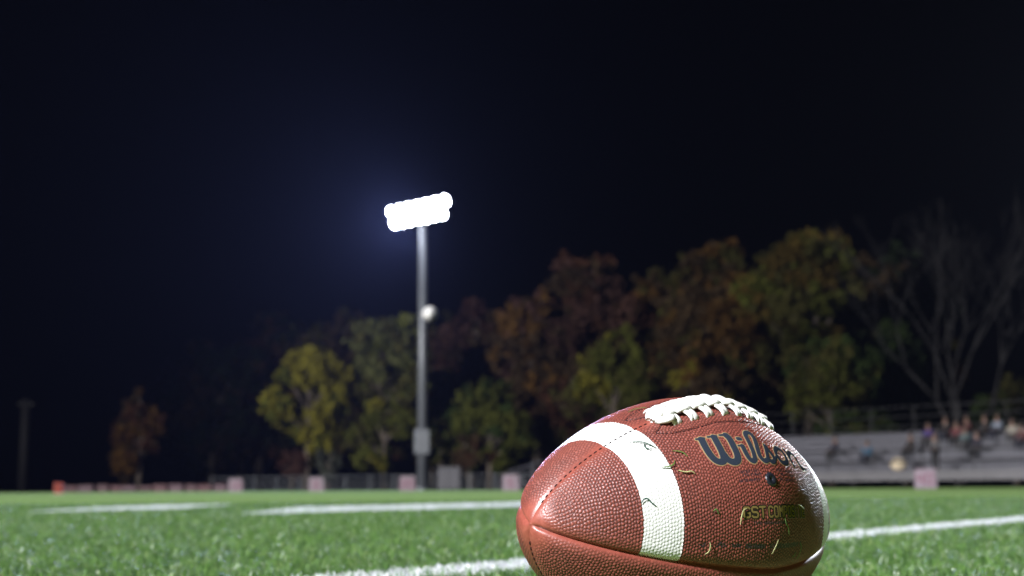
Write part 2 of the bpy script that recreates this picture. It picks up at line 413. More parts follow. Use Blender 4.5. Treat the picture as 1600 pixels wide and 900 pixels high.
def panel(k, ds, p0):
    """k-th quarter of the ball, counted from the lace seam; returns grids"""
    sb = [0, float(np.interp(X1, _x, _s)), float(np.interp(X2, _x, _s)), float(np.interp(-X2, _x, _s)), float(np.interp(-X1, _x, _s)), STOT]
    s = np.concatenate([np.linspace(a, b, max(2, int((b - a) / ds)), endpoint=False) for a, b in zip(sb[:-1], sb[1:])] + [[STOT]])
    s[0] = 1e-6; s[-1] = STOT - 1e-6
    m = int(RB * np.pi / 2 / ds); dp = np.linspace(0, np.pi / 2, m + 1)
    Sg, Dg = np.meshgrid(s, dp, indexing='ij'); ph = Dg + p0
    r = np.interp(Sg, _s, _r); x = np.interp(Sg, _s, _x)
    dA = Dg * r; dB = (np.pi / 2 - Dg) * r                      # distance to the two seams
    depthA, depthB = {0: (.0006, .0022), 1: (.0022, .0009), 2: (.0009, .0020), 3: (.0020, .0006)}[k]
    tipf = np.clip(r / .02, 0, 1); h = np.zeros_like(Sg)
    for d, dep in ((dA, depthA), (dB, depthB)):
        h -= dep * np.exp(-(d / .0013) ** 1.5) * np.clip(r / .006, 0, 1) + dep * .55 * np.exp(-(d / .007) ** 2) * tipf
        h += dep * .25 * np.exp(-((d - .006) / .004) ** 2) * tipf
    pb, vl = pebbles(Sg, Dg, k * 17 + 3)
    dm = np.minimum(dA, dB)
    fade = np.clip((dm - .0012) / .002, 0, 1) * np.clip((np.minimum(Sg, STOT - Sg) - .009) / .012, 0, 1)
    fade = fade * (1 - .55 * np.exp(-(dm / .006) ** 2))
    U = x * 1000; V = ph * 84
    logo = np.full(Sg.shape, 9.0); mod = logo.copy(); small = logo.copy(); outl = logo.copy()
    if k == 0:
        m_ = (U > -55) & (U < 65) & (ph > .33) & (ph < .78); logo[m_] = strokes_dist(U[m_], V[m_], LOGO)
        m_ = (U > -38) & (U < 40) & (ph > 1.03) & (ph < 1.19); mod[m_] = strokes_dist(U[m_], V[m_], MODEL)
        m_ = (U > -70) & (U < 40) & (ph > .74) & (ph < 1.45); small[m_] = strokes_dist(U[m_], V[m_], SMALL + EMB)
    if k in (0, 3):
        m_ = (U > -75) & (U < 62) & (np.abs(np.where(ph > np.pi, ph - 2 * np.pi, ph)) < .34)
        outl[m_] = strokes_dist(U[m_], (np.where(ph > np.pi, ph - 2 * np.pi, ph)[m_]) * 84, OUTL)
        h -= .0007 * np.exp(-(np.clip(outl, 0, 9) / .7) ** 2)
    flat = 1 / (1 + np.exp(-(np.minimum(logo - .9, mod - 1.0)) / .12))
    amp = .00060 * fade * (np.where((np.abs(x) > -X2) & (np.abs(x) < -X1), .6, 1) if k in (0, 3) else 1)
    h += amp * (pb * flat + (1 - flat) * .55) * (1 - .35 * np.exp(-np.clip(small, 0, 9) / .4))
    h += .00022 * (1 / (1 + np.exp(logo / .12)))
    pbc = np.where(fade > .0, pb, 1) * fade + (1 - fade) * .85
    pos = surf_s(Sg, ph, h)
    return dict(pos=pos, x=x, pb=pbc * flat + (1 - flat), vl=vl, logo=logo, model=mod, small=small)
def cut(G, mask, name, mat, **k):
    """object from the quads of grid G where mask (per quad) holds"""
    n0, n1 = G['x'].shape; idx = np.arange(n0 * n1).reshape(n0, n1)
    q = np.stack([idx[:-1, :-1], idx[1:, :-1], idx[1:, 1:], idx[:-1, 1:]], -1)[mask]
    used, invq = np.unique(q.ravel(), return_inverse=True)
    at_ = {n_: G[g].reshape(-1)[used] for n_, g in (('peb', 'pb'), ('val', 'vl'), ('logo', 'logo'), ('model', 'model'), ('small', 'small'))}
    me = np_mesh(name, G['pos'].reshape(-1, 3)[used], invq.reshape(-1, 4), at_)
    return link(name, me, mat, football, **k)
for k, ds in ((0, .00040), (1, .00045), (2, .0009), (3, .00055)):
    G = panel(k, ds, k * np.pi / 2)
    xm = (G['x'][:-1, :-1] + G['x'][1:, 1:]) / 2
    low = np.minimum(np.minimum(G['logo'][:-1, :-1], G['logo'][1:, 1:]), np.minimum(G['logo'][1:, :-1], G['logo'][:-1, 1:]))
    lm = np.minimum(np.minimum(G['model'][:-1, :-1], G['model'][1:, 1:]), np.minimum(G['model'][1:, :-1], G['model'][:-1, 1:]))
    st1 = (xm > X1) & (xm < X2) & (k in (0, 3)); st2 = (xm > -X2) & (xm < -X1) & (k in (0, 3))
    lg = (low < 1.0) & ~st1 & ~st2; lt = (lm < 1.05) & ~st1 & ~st2
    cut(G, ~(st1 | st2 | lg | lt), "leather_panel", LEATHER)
    if k in (0, 3): cut(G, st1, "white_stripe", STRIPE); cut(G, st2, "white_stripe", STRIPE)
    if k == 0:
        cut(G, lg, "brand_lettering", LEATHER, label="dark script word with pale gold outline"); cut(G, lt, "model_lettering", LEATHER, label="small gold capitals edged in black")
    del G

def ribbon(path, widths, thick, lift, n=8, flat=1.0):
    """closed tube of elliptic section along a path given as (x, phi) on the ball"""
    path = np.array(path, float); P = surf(path[:, 0], path[:, 1], lift); Q = surf(path[:, 0], path[:, 1], np.asarray(lift) + .001)
    N = Q - P; N /= np.linalg.norm(N, axis=1)[:, None]; T = np.gradient(P, axis=0); T /= np.linalg.norm(T, axis=1)[:, None]
    B = np.cross(N, T); B /= np.linalg.norm(B, axis=1)[:, None]
    a = np.linspace(0, 2 * np.pi, n, endpoint=False); ca = np.sign(np.cos(a)) * np.abs(np.cos(a)) ** .8; sa = np.sign(np.sin(a)) * np.abs(np.sin(a)) ** .8
    w = np.asarray(widths) * np.ones(len(P)); th = np.asarray(thick) * np.ones(len(P))
    V = P[:, None] + B[:, None] * (ca[None, :, None] * w[:, None, None]) + N[:, None] * (sa[None, :, None] * th[:, None, None])
    V = V.reshape(-1, 3); f = []
    for i in range(len(P) - 1):
        for j in range(n): f.append((i * n + j, i * n + (j + 1) % n, (i + 1) * n + (j + 1) % n, (i + 1) * n + j))
    for e in (0, len(P) - 1):
        c = [e * n + j for j in range(n)]
        for j in range(1, n - 1, 2): f.append((c[0], c[j], c[j + 1], c[(j + 2) % n]) if j + 2 < n else (c[0], c[j], c[j + 1], c[j + 1]))
    f = [q for q in f if len(set(q)) == 4]
    return V, f
def join(parts):
    V = []; Fc = []; o = 0
    for v_, f_ in parts:
        V.append(v_); Fc += [tuple(i + o for i in q) for q in f_]; o += len(v_)
    return np.concatenate(V), Fc
LX = [-.0505 + .01443 * i for i in range(8)]
for i, x in enumerate(LX):                      # eight cross laces, each a folded pair of flat strands
    parts = []
    for off in (-.0021, .0023):
        jt = random.uniform(-.0004, .0004)
        pp = np.linspace(-1, 1, 23); ph = pp * (.186 + random.uniform(-.010, .010))
        h = .0026 * (1 - np.abs(pp) ** 5) - .0012 * (np.abs(pp) ** 9) + .0006
        xx_ = x + off * (1 - .35 * np.abs(pp) ** 2) + jt + .0016 * pp
        parts.append(ribbon(np.stack([xx_, ph], 1), .0021 + .0003 * np.cos(pp * 6), .0013, h, 12))
    v_, f_ = join(parts); link("cross_lace", np_mesh("cross_lace", v_, f_), LACE, football)
# the doubled lace along the seam, arching over every cross lace
parts = []
for sd in (-1, 1):
    xs_ = np.linspace(-.0565, .0545, 150); w = (xs_ - LX[0]) / .01443
    arch = np.abs(np.cos(np.pi * w)) ** .7
    ph = sd * (.030 + .010 * arch) + .004 * np.sin(w * 5 + sd)
    h = .0017 + .0030 * arch; h[:6] = np.linspace(.0008, h[6], 6); h[-6:] = np.linspace(h[-7], .0006, 6)
    parts.append(ribbon(np.stack([xs_, ph], 1), .0024 + .0021 * arch, .0013 + .0006 * arch, h, 12))
v_, f_ = join(parts); link("lace_spine", np_mesh("lace_spine", v_, f_), LACE, football)
# the knotted end at the left and the tucked end at the right
parts = [ribbon([(-.060 + .0016 * i, .045 + .07 * math.sin(i * .42)) for i in range(9)], [.0012, .003, .0036, .004, .004, .004, .0036, .003, .002], .0020, [.0002, .002, .003, .0036, .0038, .0036, .003, .002, .001], 12),
         ribbon([(-.0612 + .0012 * i, .012) for i in range(8)], [.0012, .0030, .0040, .0044, .0046, .0046, .0042, .0034], .0022, [.0002, .0018, .0032, .0040, .0044, .0044, .0040, .003], 12),
         ribbon([(-.0605 + .0014 * i, -.02 - .05 * math.sin(i * .4)) for i in range(9)], .003, .0018, [.0002, .0015, .0025, .003, .003, .003, .0025, .002, .001], 12)]
v_, f_ = join(parts); link("lace_knot", np_mesh("lace_knot", v_, f_), LACE, football)
parts = [ribbon([(.050 + .0012 * i, .10 - .012 * i) for i in range(8)], .0028, .0016, [.0008, .002, .0028, .003, .0028, .0022, .0012, 0], 12)]
v_, f_ = join(parts); link("lace_tail", np_mesh("lace_tail", v_, f_), LACE, football)
# stitches: lace panel outline, upper and lower seams
parts = []
def stitch(pts, step=.0032, ln=.0022, r=.00033, lift=.0):
    q = np.array(pts, float); P = surf(q[:, 0], q[:, 1]); s_ = np.concatenate([[0], np.cumsum(np.linalg.norm(np.diff(P, axis=0), axis=1))])
    a = 0.0
    while a + ln < s_[-1]:
        tt = np.linspace(a, a + ln, 4); parts.append(ribbon(np.stack([np.interp(tt, s_, q[:, 0]), np.interp(tt, s_, q[:, 1])], 1), [r * .5, r, r, r * .5], r, [lift - .0003, lift + .0001, lift + .0001, lift - .0003], 6)); a += step
for q in (OUT_NEAR, OUT_END, OUT_FAR, OUT_END2): stitch([(x / 1000, p) for x, p in q], lift=-.0002)
stitch([(x, 0) for x in np.linspace(-.142, -.062, 60)], .0045, .0026, .0003, lift=-.0004)
stitch([(x, np.pi) for x in np.linspace(-.143, -.05, 60)], .0045, .0028, .0004, lift=-.0006)
v_, f_ = join(parts); link("seam_stitching", np_mesh("seam_stitching", v_, f_), THREAD, football, kind='stuff')
# valve
vc = surf(np.array(-.0036), np.array(.855)); vn = surf(np.array(-.0036), np.array(.855), .001) - vc
q = Vector(vn).to_track_quat('Z', 'Y')
bm = bmesh.new(); prv = None
for r_, z_ in ((.0002, -.0004), (.0006, -.0003), (.0007, .0006), (.0024, .0013), (.0038, .0012), (.0046, .0007), (.0050, .0), (.0052, -.0012)):
    ring = [bm.verts.new(q @ Vector((r_ * math.cos(a), r_ * math.sin(a), z_)) + Vector(vc)) for a in np.linspace(0, 2 * math.pi, 24, endpoint=False)]
    if prv:
        for i in range(24): bm.faces.new((prv[i], prv[(i + 1) % 24], ring[(i + 1) % 24], ring[i]))
    prv = ring
me = bpy.data.meshes.new("valve"); bm.to_mesh(me); bm.free(); me.polygons.foreach_set('use_smooth', [True] * len(me.polygons))
link("valve", me, BLACKRUB, football)

# turf clippings stuck to the ball
GREENC = plain("clipping_green", (.09, .17, .035), .5, var=.3, scale=400); DARKC = plain("clipping_dark_green", (.02, .07, .045), .5, var=.3, scale=400); STRAWC = plain("clipping_straw", (.42, .40, .18), .5, var=.2, scale=400)
CL = [([(-87, .17), (-83, .215), (-80.5, .26), (-78.5, .31), (-76.5, .37)], DARKC, "dark green turf clipping lying on the white stripe near the laces"),
      ([(-80.5, .27), (-82.3, .31), (-81.6, .35), (-79.2, .365)], DARKC, "curled thin turf clipping below the longer one high on the white stripe"),
      ([(-68.5, .46), (-65.2, .485), (-62.6, .515), (-61.2, .565)], GREENC, "green turf clipping just right of the white stripe, the uppermost one on the brown leather"),
      ([(-80.5, .60), (-76, .615), (-72.5, .60), (-70.6, .565)], GREENC, "forked turf clipping crossing the right edge of the white stripe"),
      ([(-72, .67), (-67.5, .705), (-63.5, .71), (-61.5, .74)], STRAWC, "pale turf clipping on leather beneath the forked one at the stripe's edge"),
      ([(-99.4, .95), (-97.8, .91), (-95.6, .905), (-93.4, .96), (-91.0, 1.0)], DARKC, "bent dark turf clipping on the left edge of the white stripe, halfway down"),
      ([(-55.5, 1.085), (-53.3, 1.07), (-51.6, 1.12)], GREENC, "tiny turf clipping alone on the brown leather left of the gold capitals"),
      ([(-36.2, 1.20), (-35.4, 1.14), (-33.4, 1.09), (-30, 1.075)], STRAWC, "pale curved turf clipping around the left end of the gold capitals"),
      ([(24, 1.055), (27.5, 1.075), (31.4, 1.09)], STRAWC, "pale turf clipping at the right end of the gold capitals"),
      ([(3.2, 1.155), (3.6, 1.20), (6.4, 1.235), (8.0, 1.29)], GREENC, "thin turf clipping hanging just below the gold capitals"),
      ([(-3.6, 1.32), (-6.0, 1.37), (-8.2, 1.43)], STRAWC, "bright straight slanting turf clipping low on the ball"),
      ([(-60, 1.46), (-57.8, 1.43), (-57.2, 1.385), (-57.7, 1.35)], STRAWC, "pale turf clipping above the side seam at the left end of the lower small print"),
      ([(25.6, 1.36), (26.6, 1.40), (25.4, 1.45), (24.0, 1.49)], GREENC, "short turf clipping in shade near the right end of the side seam"),
      ([(16, 1.47), (18, 1.45), (19.5, 1.43)], GREENC, "smallest turf clipping in shade just above the right part of the side seam"),
      ([(90, 1.23), (90.5, 1.27), (89.5, 1.33), (90.5, 1.37)], DARKC, "dark turf clipping at the right outline of the ball"),
      ([(-58, -.33), (-53, -.31), (-49, -.27), (-47, -.24)], GREENC, "turf clipping on the ridge of the ball behind the left end of the laces")]
for pts, m_, lab in CL:
    q = cr_spline([(x / 1000, p) for x, p in pts], 4); n_ = len(q); s_ = np.linspace(0, 1, n_)
    v_, f_ = ribbon(q, .00042 * np.sin(np.pi * (.12 + .8 * s_)) + .00008, .00015, .0009 + .0011 * s_ * (1 - s_) * 2, 6)
    c = v_.mean(0)
    o = link("turf_clipping", np_mesh("turf_clipping", v_ - c, f_), m_, None, loc=BC + c, label=lab, category="grass clipping", group="turf clippings stuck to the football")

# ------------------------------------------------------------------ floodlight masts (the light of the place)
STEEL = plain("galvanised_steel", (.12, .13, .15), .45, .3, .1, 1.2); DARKSTEEL = plain("dark_steel", (.02, .02, .022), .5, .4)
WHITEP = plain("white_enamel", (.78, .78, .78), .4)
t = NT("lamp_glass"); t.p.inputs['Base Color'].default_value = (.8, .8, .8, 1); t.p.inputs['Emission Color'].default_value = (.86, .9, 1, 1); t.p.inputs['Emission Strength'].default_value = 70
LAMPG = t.m
def mast(x, y, H, yaw, spots, label, nl=7, visible=True):
    """yaw = heading the lamp bank faces; spots = [(target, watts, cone, blend, colour)]"""
    root = empty("floodlight_mast", (x, y, 0), 0, label=label, cat="floodlight", group="floodlight masts round the field")
    MB().tube((0, 0, 0), (0, 0, H), .27, .2, 16).build("pole", STEEL, root, True)
    MB().tube((0, 0, 0), (0, 0, .12), .5, .5, 16).build("base_plate", STEEL, root)
    MB().box((0, -.05, 2.55), (.78, .55, 1.3), 0, .03).build("control_box", STEEL, root)
    c, s = math.cos(yaw), math.sin(yaw); fwd = Vector((-s, c, 0)); sid = Vector((c, s, 0))
    for r_, (z, half) in enumerate(((H - .25, 2.15), (H - .90, 1.9))):
        MB().box((0, 0, z), (half * 2 + .4, .14, .14), yaw).build("crossarm", STEEL, root)
        for i in range(nl):
            p = sid * (-half + 2 * half * i / (nl - 1)) + fwd * .32 + Vector((0, 0, z + .05))
            dn = (fwd + Vector((0, 0, -.38))).normalized()
            l_ = MB().tube(p - dn * .32, p + dn * .05, .15, .31, 14).build("floodlight", DARKSTEEL, root, True)
            g_ = MB().tube(p + dn * .052, p + dn * .075, .29, .29, 16).build("lamp_glass", LAMPG, l_, True)
    MB().tube((.42, -.30, 9.35), (.42, -.52, 9.30), .10, .40, 16).build("horn_speaker", WHITEP, root, True)
    MB().tube((0, 0, 9.35), (.42, -.25, 9.35), .04).build("speaker_bracket", STEEL, root)
    for i, (tg, wt, cone, bl, colr) in enumerate(spots):
        ld = bpy.data.lights.new("flood_beam", 'SPOT'); ld.energy = wt; ld.spot_size = R(cone); ld.spot_blend = bl; ld.color = colr; ld.shadow_soft_size = 1.3
        lo = bpy.data.objects.new("flood_beam", ld); COL.objects.link(lo); lo.parent = root
        p = Vector((0, 0, H - .9)) + fwd * 1.0 + Vector((0, 0, -.2)); lo.location = p
        lo.rotation_euler = (Vector(tg) - (Vector((x, y, 0)) + p)).to_track_quat('-Z', 'Y').to_euler()
    return root
def polar(az, d): return (d * math.sin(R(az)), d * math.cos(R(az)))
def aim(x, y, tx, ty): return math.atan2(-(tx - x), ty - y)
BALLP = (.12, 1.0, .1)
WARM, COOL = (1, .97, .93), (.88, .93, 1)
mx_, my_, _ = ground(660, 75)
mast(mx_, my_, 15.4, R(180 - 44), [((-13, 8, 0), 270000, 50, .8, (.42, .50, 1))], "tall lit floodlight mast rising from the far edge of the field against the trees")
kx, ky = polar(-134, 25)
mast(kx, ky, 20, aim(kx, ky, 0, 3), [((0, 3, 0), 125000, 64, .5, (.94, .95, 1))], "floodlight mast behind the camera on the left, nearest to the ball")
rx_, ry_ = polar(29, 92)
mast(rx_, ry_, 20, aim(rx_, ry_, 0, 3), [((0, 5, 0), 310000, 26, .6, COOL)], "floodlight mast beyond the right end of the grandstand")
lx, ly = polar(-100, 70)
mast(lx, ly, 22, aim(lx, ly, 20, 95), [((26, 98, 4), 780000, 50, .7, WARM)], "floodlight mast far out on the left side, turned to the far trees")

# ------------------------------------------------------------------ grandstand
ALU = plain("aluminium_plank", (.105, .105, .13), .6, .1, .12, 2); CONC = plain("stand_fascia", (.11, .108, .12), .7, 0, .15, 1.5)
SC = 1.25; BO = np.array(ground(1600, 50 * SC)[:2]); BD = np.array([math.sin(R(40)), -math.cos(R(40))]); BNv = np.array([math.cos(R(40)), math.sin(R(40))])
BANG = math.atan2(BD[1], BD[0])
st = empty("grandstand", (BO[0], BO[1], 0), BANG, label="long low aluminium grandstand on the right behind the far sideline", category="grandstand"); st.scale = (SC, SC, SC)
S0, S1 = -24.3, 7.5; Lb = S1 - S0; mid = (S0 + S1) / 2          # local x along, local y away from the field
NR = 7; ROWH, ROWD, Z0 = .23, .62, .62
MB().box((mid, -.75, .50), (Lb, 1.5, .12)).box((mid, -1.52, .42), (Lb, .06, .34)).build("front_walkway", CONC, st)
for i in range(NR):
    z = Z0 + i * ROWH; yv = .3 + i * ROWD
    MB().box((mid, yv, z + .22), (Lb, .27, .045), 0, .008).build("seat_plank", ALU, st)
    MB().box((mid, yv - .32, z - .02), (Lb, .28, .04), 0, .008).build("foot_plank", ALU, st)
    MB().box((mid, yv + .14, z + .08), (Lb, .03, .24)).build("riser_board", ALU, st)
fr = MB()
for i in range(15):
    x = S0 + .4 + i * (Lb - .8) / 14
    fr.tube((x, -1.4, 0), (x, -1.4, .5), .04, n=6).tube((x, .1, 0), (x, .1, .6), .04, n=6).tube((x, 4.2, 0), (x, 4.2, Z0 + NR * ROWH), .04, n=6).tube((x, 0, .3), (x, 4.3, 2.1), .03, n=6)
fr.build("under_frame", DARKSTEEL, st)
gr = MB(); 
for i in range(16):
    x = S0 + .1 + i * (Lb - .2) / 15; gr.tube((x, 4.4, 1.9), (x, 4.4, 3.3), .025, n=6)
for z in (2.5, 2.9, 3.3): gr.tube((S0, 4.4, z), (S1, 4.4, z), .025, n=6)
gr.build("back_guardrail", DARKSTEEL, st)
gr = MB()
for i in range(16):
    x = S0 + .1 + i * (Lb - .2) / 15; gr.tube((x, -1.45, .5), (x, -1.45, 1.35), .022, n=6)
for z in (.95, 1.35): gr.tube((S0, -1.45, z), (S1, -1.45, z), .022, n=6)
gr.build("front_guardrail", DARKSTEEL, st)
gr = MB()
for z in (.5, .9, 1.3): gr.tube((S0 - 2.9, -.9, z - .45), (S0 + .1, 4.2, z + 1.3), .05, n=6)
for i in range(6):
    k = i / 5; p = (S0 - 2.9 + 3 * k, -.9 + 5.1 * k, .05 + 1.8 * k); gr.tube(p, (p[0], p[1], p[2] + .85), .04, n=6)
for i in range(8):
    k = i / 8; gr.box((S0 - 2.4 + 2.6 * k, -.3 + 4.4 * k, .12 + 1.75 * k), (1.0, .5, .06), R(60))
gr.build("end_stair", ALU, st)
def bl(px, dd, z, off=0.0):                     # place on the stand that is seen at picture column px
    dd *= SC; z *= SC; k = (px - 800) / F; s_ = (k * (BO[1] + dd * BNv[1]) - BO[0] - dd * BNv[0]) / (BD[0] - k * BD[1])
    p = BO + BD * s_ + BNv * dd; return (float(p[0]), float(p[1]), z)

# ------------------------------------------------------------------ spectators
SKIN = plain("skin", (.18, .105, .08), .55, scale=20)
def skin_obj(name, nodes, edges, mat, parent, sub=1):
    me = bpy.data.meshes.new(name); me.from_pydata([n_[0] for n_ in nodes], edges, [])
    o = link(name, me, mat, parent)
    md = o.modifiers.new("skin", 'SKIN'); md.use_smooth_shade = True
    for i, n_ in enumerate(nodes): me.skin_vertices[0].data[i].radius = (n_[1], n_[1] if len(n_) < 3 else n_[2])
    me.skin_vertices[0].data[0].use_root = True
    sm_ = o.modifiers.new("sub", 'SUBSURF'); sm_.levels = sm_.render_levels = sub
    return o
def person(loc, rz, top, legs, label, sit=True, hairc=(.03, .02, .015), arm=0.0):
    root = empty("person", loc, rz, label=label, cat="person", group="spectators at the grandstand")
    hz = .10 if sit else .92                    # hip height above the anchor (seat or floor)
    def P(x, y, z): return (x, y, hz + z)
    # faces -y
    N = [(P(0, 0, 0), .13, .11), (P(0, 0, .22), .12, .10), (P(0, .01, .42), .15, .10), (P(0, .01, .54), .06), (P(0, 0, .62), .06), (P(0, -.01, .70), .085, .10), (P(0, -.01, .80), .075, .09)]
    E = [(0, 1), (1, 2), (2, 3), (3, 4), (4, 5), (5, 6)]
    J = []; JE = [(0, 1), (1, 2)]; T = [(P(0, 0, .02), .14, .12)]; TE = []
    J += [(P(0, 0, .03), .145, .125), (P(0, 0, .23), .145, .12), (P(0, .01, .43), .165, .115)]
    for sg in (-1, 1):
        sh = P(.19 * sg, .01, .47); el = P((.27 - arm * .03) * sg, -.06 - arm * .1, .22 + arm * .1); wr = P((.20 - arm * .1) * sg, -.28, .12 + arm * .25); ha = P((.17 - arm * .1) * sg, -.36, .12 + arm * .27)
        b = len(N); N += [(sh, .055), (el, .043), (wr, .03), (ha, .036, .018)]; E += [(2, b), (b, b + 1), (b + 1, b + 2), (b + 2, b + 3)]
        for fi in range(4):
            o_ = (fi - 1.5) * .02; L_ = (.065, .078, .072, .055)[fi]; f1 = (ha[0] + o_, ha[1] - .03, ha[2]); f2 = (ha[0] + o_ * 1.1, ha[1] - .03 - L_, ha[2] - .02)
            c = len(N); N += [(f1, .009), (f2, .008)]; E += [(b + 3, c), (c, c + 1)]
        c = len(N); N += [((ha[0] - .045 * sg, ha[1] - .01, ha[2] + .005), .010), ((ha[0] - .06 * sg, ha[1] - .05, ha[2]), .009)]; E += [(b + 2, c), (c, c + 1)]
        b = len(J); J += [(sh, .075), (el, .058), (wr, .042)]; JE += [(2, b), (b, b + 1), (b + 1, b + 2)]
        if sit: hp, kn, an, fo = P(.10 * sg, -.03, 0), P(.13 * sg, -.46, .03), P(.12 * sg, -.44, -.40), P(.13 * sg, -.60, -.46)
        else: hp, kn, an, fo = P(.10 * sg, 0, -.04), P(.11 * sg, -.03, -.45), P(.11 * sg, .02, -.84), P(.12 * sg, -.14, -.89)
        b = len(N); N += [(hp, .085), (kn, .06), (an, .04), (fo, .038, .028)]; E += [(0, b), (b, b + 1), (b + 1, b + 2), (b + 2, b + 3)]
        b = len(T); T += [(hp, .10), (kn, .075), (an, .06)]; TE += [(0, b), (b, b + 1), (b + 1, b + 2)]
    skin_obj("body", N, E, SKIN, root)
    skin_obj("jacket", J, JE, top, root); skin_obj("trousers", T, TE, legs, root)
    MB().ball(P(0, .02, .80), (.088, .10, .085), 12, 8).ball(P(0, .05, .74), (.08, .07, .09), 12, 8).build("hair", plain("hair", hairc, .6), root, True)
    MB().ball(P(0, -.112, .735), (.012, .016, .02), 8, 6).build("nose", SKIN, root, True)
    return root
cl = {n_: plain("cloth_" + n_, tuple(q * .32 for q in c), .8, scale=30) for n_, c in dict(purple=(.09, .05, .38), black=(.02, .02, .025), red=(.30, .06, .08), paleblue=(.42, .50, .66), cream=(.72, .68, .60),
      blue=(.05, .26, .50), navy=(.03, .035, .08), grey=(.2, .2, .22), maroon=(.16, .04, .05), teal=(.14, .24, .27)).items()}
FACE = BANG
def seat(px, row, top, legs, label, **k):
    person(bl(px, .3 + row * ROWD, Z0 + row * ROWH + .24), FACE + random.uniform(-.3, .3), cl[top], cl[legs], label, **k)
seat(1350, 1, 'blue', 'navy', "person in a bright blue jacket sitting low on the left half of the grandstand")
seat(1300, 2, 'navy', 'black', "person in dark clothes sitting leftmost on the grandstand beside the ball")
seat(1418, 2, 'black', 'black', "person in black sitting just above the cream bag")
seat(1446, 4, 'purple', 'grey', "person in a purple top sitting upright on an upper row")
seat(1473, 5, 'black', 'navy', "person in a black jacket on the upper rows next to the one in red")
seat(1490, 4, 'red', 'black', "person in a dull red jacket sitting on the upper rows")
seat(1506, 5, 'maroon', 'black', "person in a maroon jacket on the upper rows, right of the one in red")
seat(1502, 3, 'teal', 'grey', "person in a grey teal coat sitting below the one in maroon")
seat(1534, 5, 'black', 'black', "person in black sitting left of the pale blue jacket")
seat(1554, 5, 'paleblue', 'navy', "person in a pale blue jacket high on the right of the grandstand")
seat(1577, 4, 'cream', 'grey', "person in a cream white jacket, rightmost of the upper rows")
seat(1591, 3, 'maroon', 'navy', "person in maroon at the right edge of the picture on the grandstand")
seat(1521, 2, 'navy', 'grey', "person in navy sitting low, between the nearest marker and the right edge")
person(bl(1455, -1.0, .56), FACE, cl['grey'], cl['black'], "person in grey standing on the walkway behind the nearest yard marker", sit=False)
bg_ = empty("duffel_bag", bl(1397, -1.0, .56), FACE, label="cream round duffel bag on the front walkway of the grandstand", category="bag")
MB().ball((0, 0, .36), (.40, .28, .29), 20, 12).build("bag_body", plain("bag_canvas", (.55, .46, .33), .7, scale=14), bg_, True)
h_ = MB(); pts = [(-.2 + .05 * i, 0, .60 + .12 * math.sin(math.pi * i / 8)) for i in range(9)]
for a, b in zip(pts[:-1], pts[1:]): h_.tube(a, b, .018, n=6)
h_.build("handle", cl['grey'], bg_)

# ------------------------------------------------------------------ yard markers on the sideline
MPINK = plain("marker_foam", (.19, .15, .185), .7, scale=8); MNUM = plain("marker_number", (.17, .06, .10), .7, scale=20)
DIG = {'0': [(0, 0, .12, 1), (.48, 0, .12, 1), (.12, 0, .36, .14), (.12, .86, .36, .14)], '1': [(.24, 0, .14, 1)],
       '2': [(0, 0, .6, .14), (0, .86, .6, .14), (0, .43, .6, .14), (.48, .5, .12, .4), (0, .1, .12, .4)],
       '3': [(0, 0, .6, .14), (0, .86, .6, .14), (.1, .43, .5, .14), (.48, 0, .12, 1)], '4': [(.42, 0, .14, 1), (0, .38, .6, .14), (0, .45, .13, .55)],
       '5': [(0, 0, .6, .14), (0, .86, .6, .14), (0, .43, .6, .14), (.48, .1, .12, .4), (0, .5, .12, .4)]}
def marker(k, txt, label):
    p = MK0 + SD * 4.57 * k; rz = math.atan2(p[1], p[0]) - math.pi / 2
    root = empty("yard_marker", (p[0], p[1], .018), rz, label=label, cat="yard marker", group="pink yard markers along the far sideline")
    b = bmesh.new(); w, hh = .27, .49
    vs = [b.verts.new(c) for c in ((-w, -.22, 0), (w, -.22, 0), (w, .22, 0), (-w, .22, 0), (-w * .92, -.05, hh), (w * .92, -.05, hh), (w * .92, .05, hh), (-w * .92, .05, hh))]
    for f_ in ((0, 1, 5, 4), (1, 2, 6, 5), (2, 3, 7, 6), (3, 0, 4, 7), (4, 5, 6, 7), (3, 2, 1, 0)): b.faces.new([vs[i] for i in f_])
    bmesh.ops.bevel(b, geom=b.edges[:], offset=.015, segments=2, affect='EDGES')
    me = bpy.data.meshes.new("foam_body"); b.to_mesh(me); b.free(); link("foam_body", me, MPINK, root)
    n_ = MB(); x0 = -len(txt) * .115 + .01
    for ch in txt:
        for (a, c, d, e) in DIG[ch]:
            xx_ = x0 + (a + d / 2) * .30; zz = .10 + (c + e / 2) * .28; yy_ = -.22 + .17 * zz / hh - .008
            n_.box((xx_, yy_, zz), (d * .28, .012, e * .28), 0, 0, -math.atan2(.17, hh))
        x0 += .225
    n_.build("number", MNUM, root)
marker(0, '40', "nearest and largest pink yard marker, in front of the grandstand")
marker(1, '5', "pink yard marker behind the right part of the football")
marker(2, '30', "pink yard marker behind the left part of the football")
marker(3, '5', "pink yard marker just left of the football, below the grandstand stair")
marker(4, '20', "pink yard marker beside the foot of the floodlight mast")
marker(5, '5', "second pink yard marker left of the floodlight mast")
marker(6, '10', "leftmost and farthest pink yard marker")

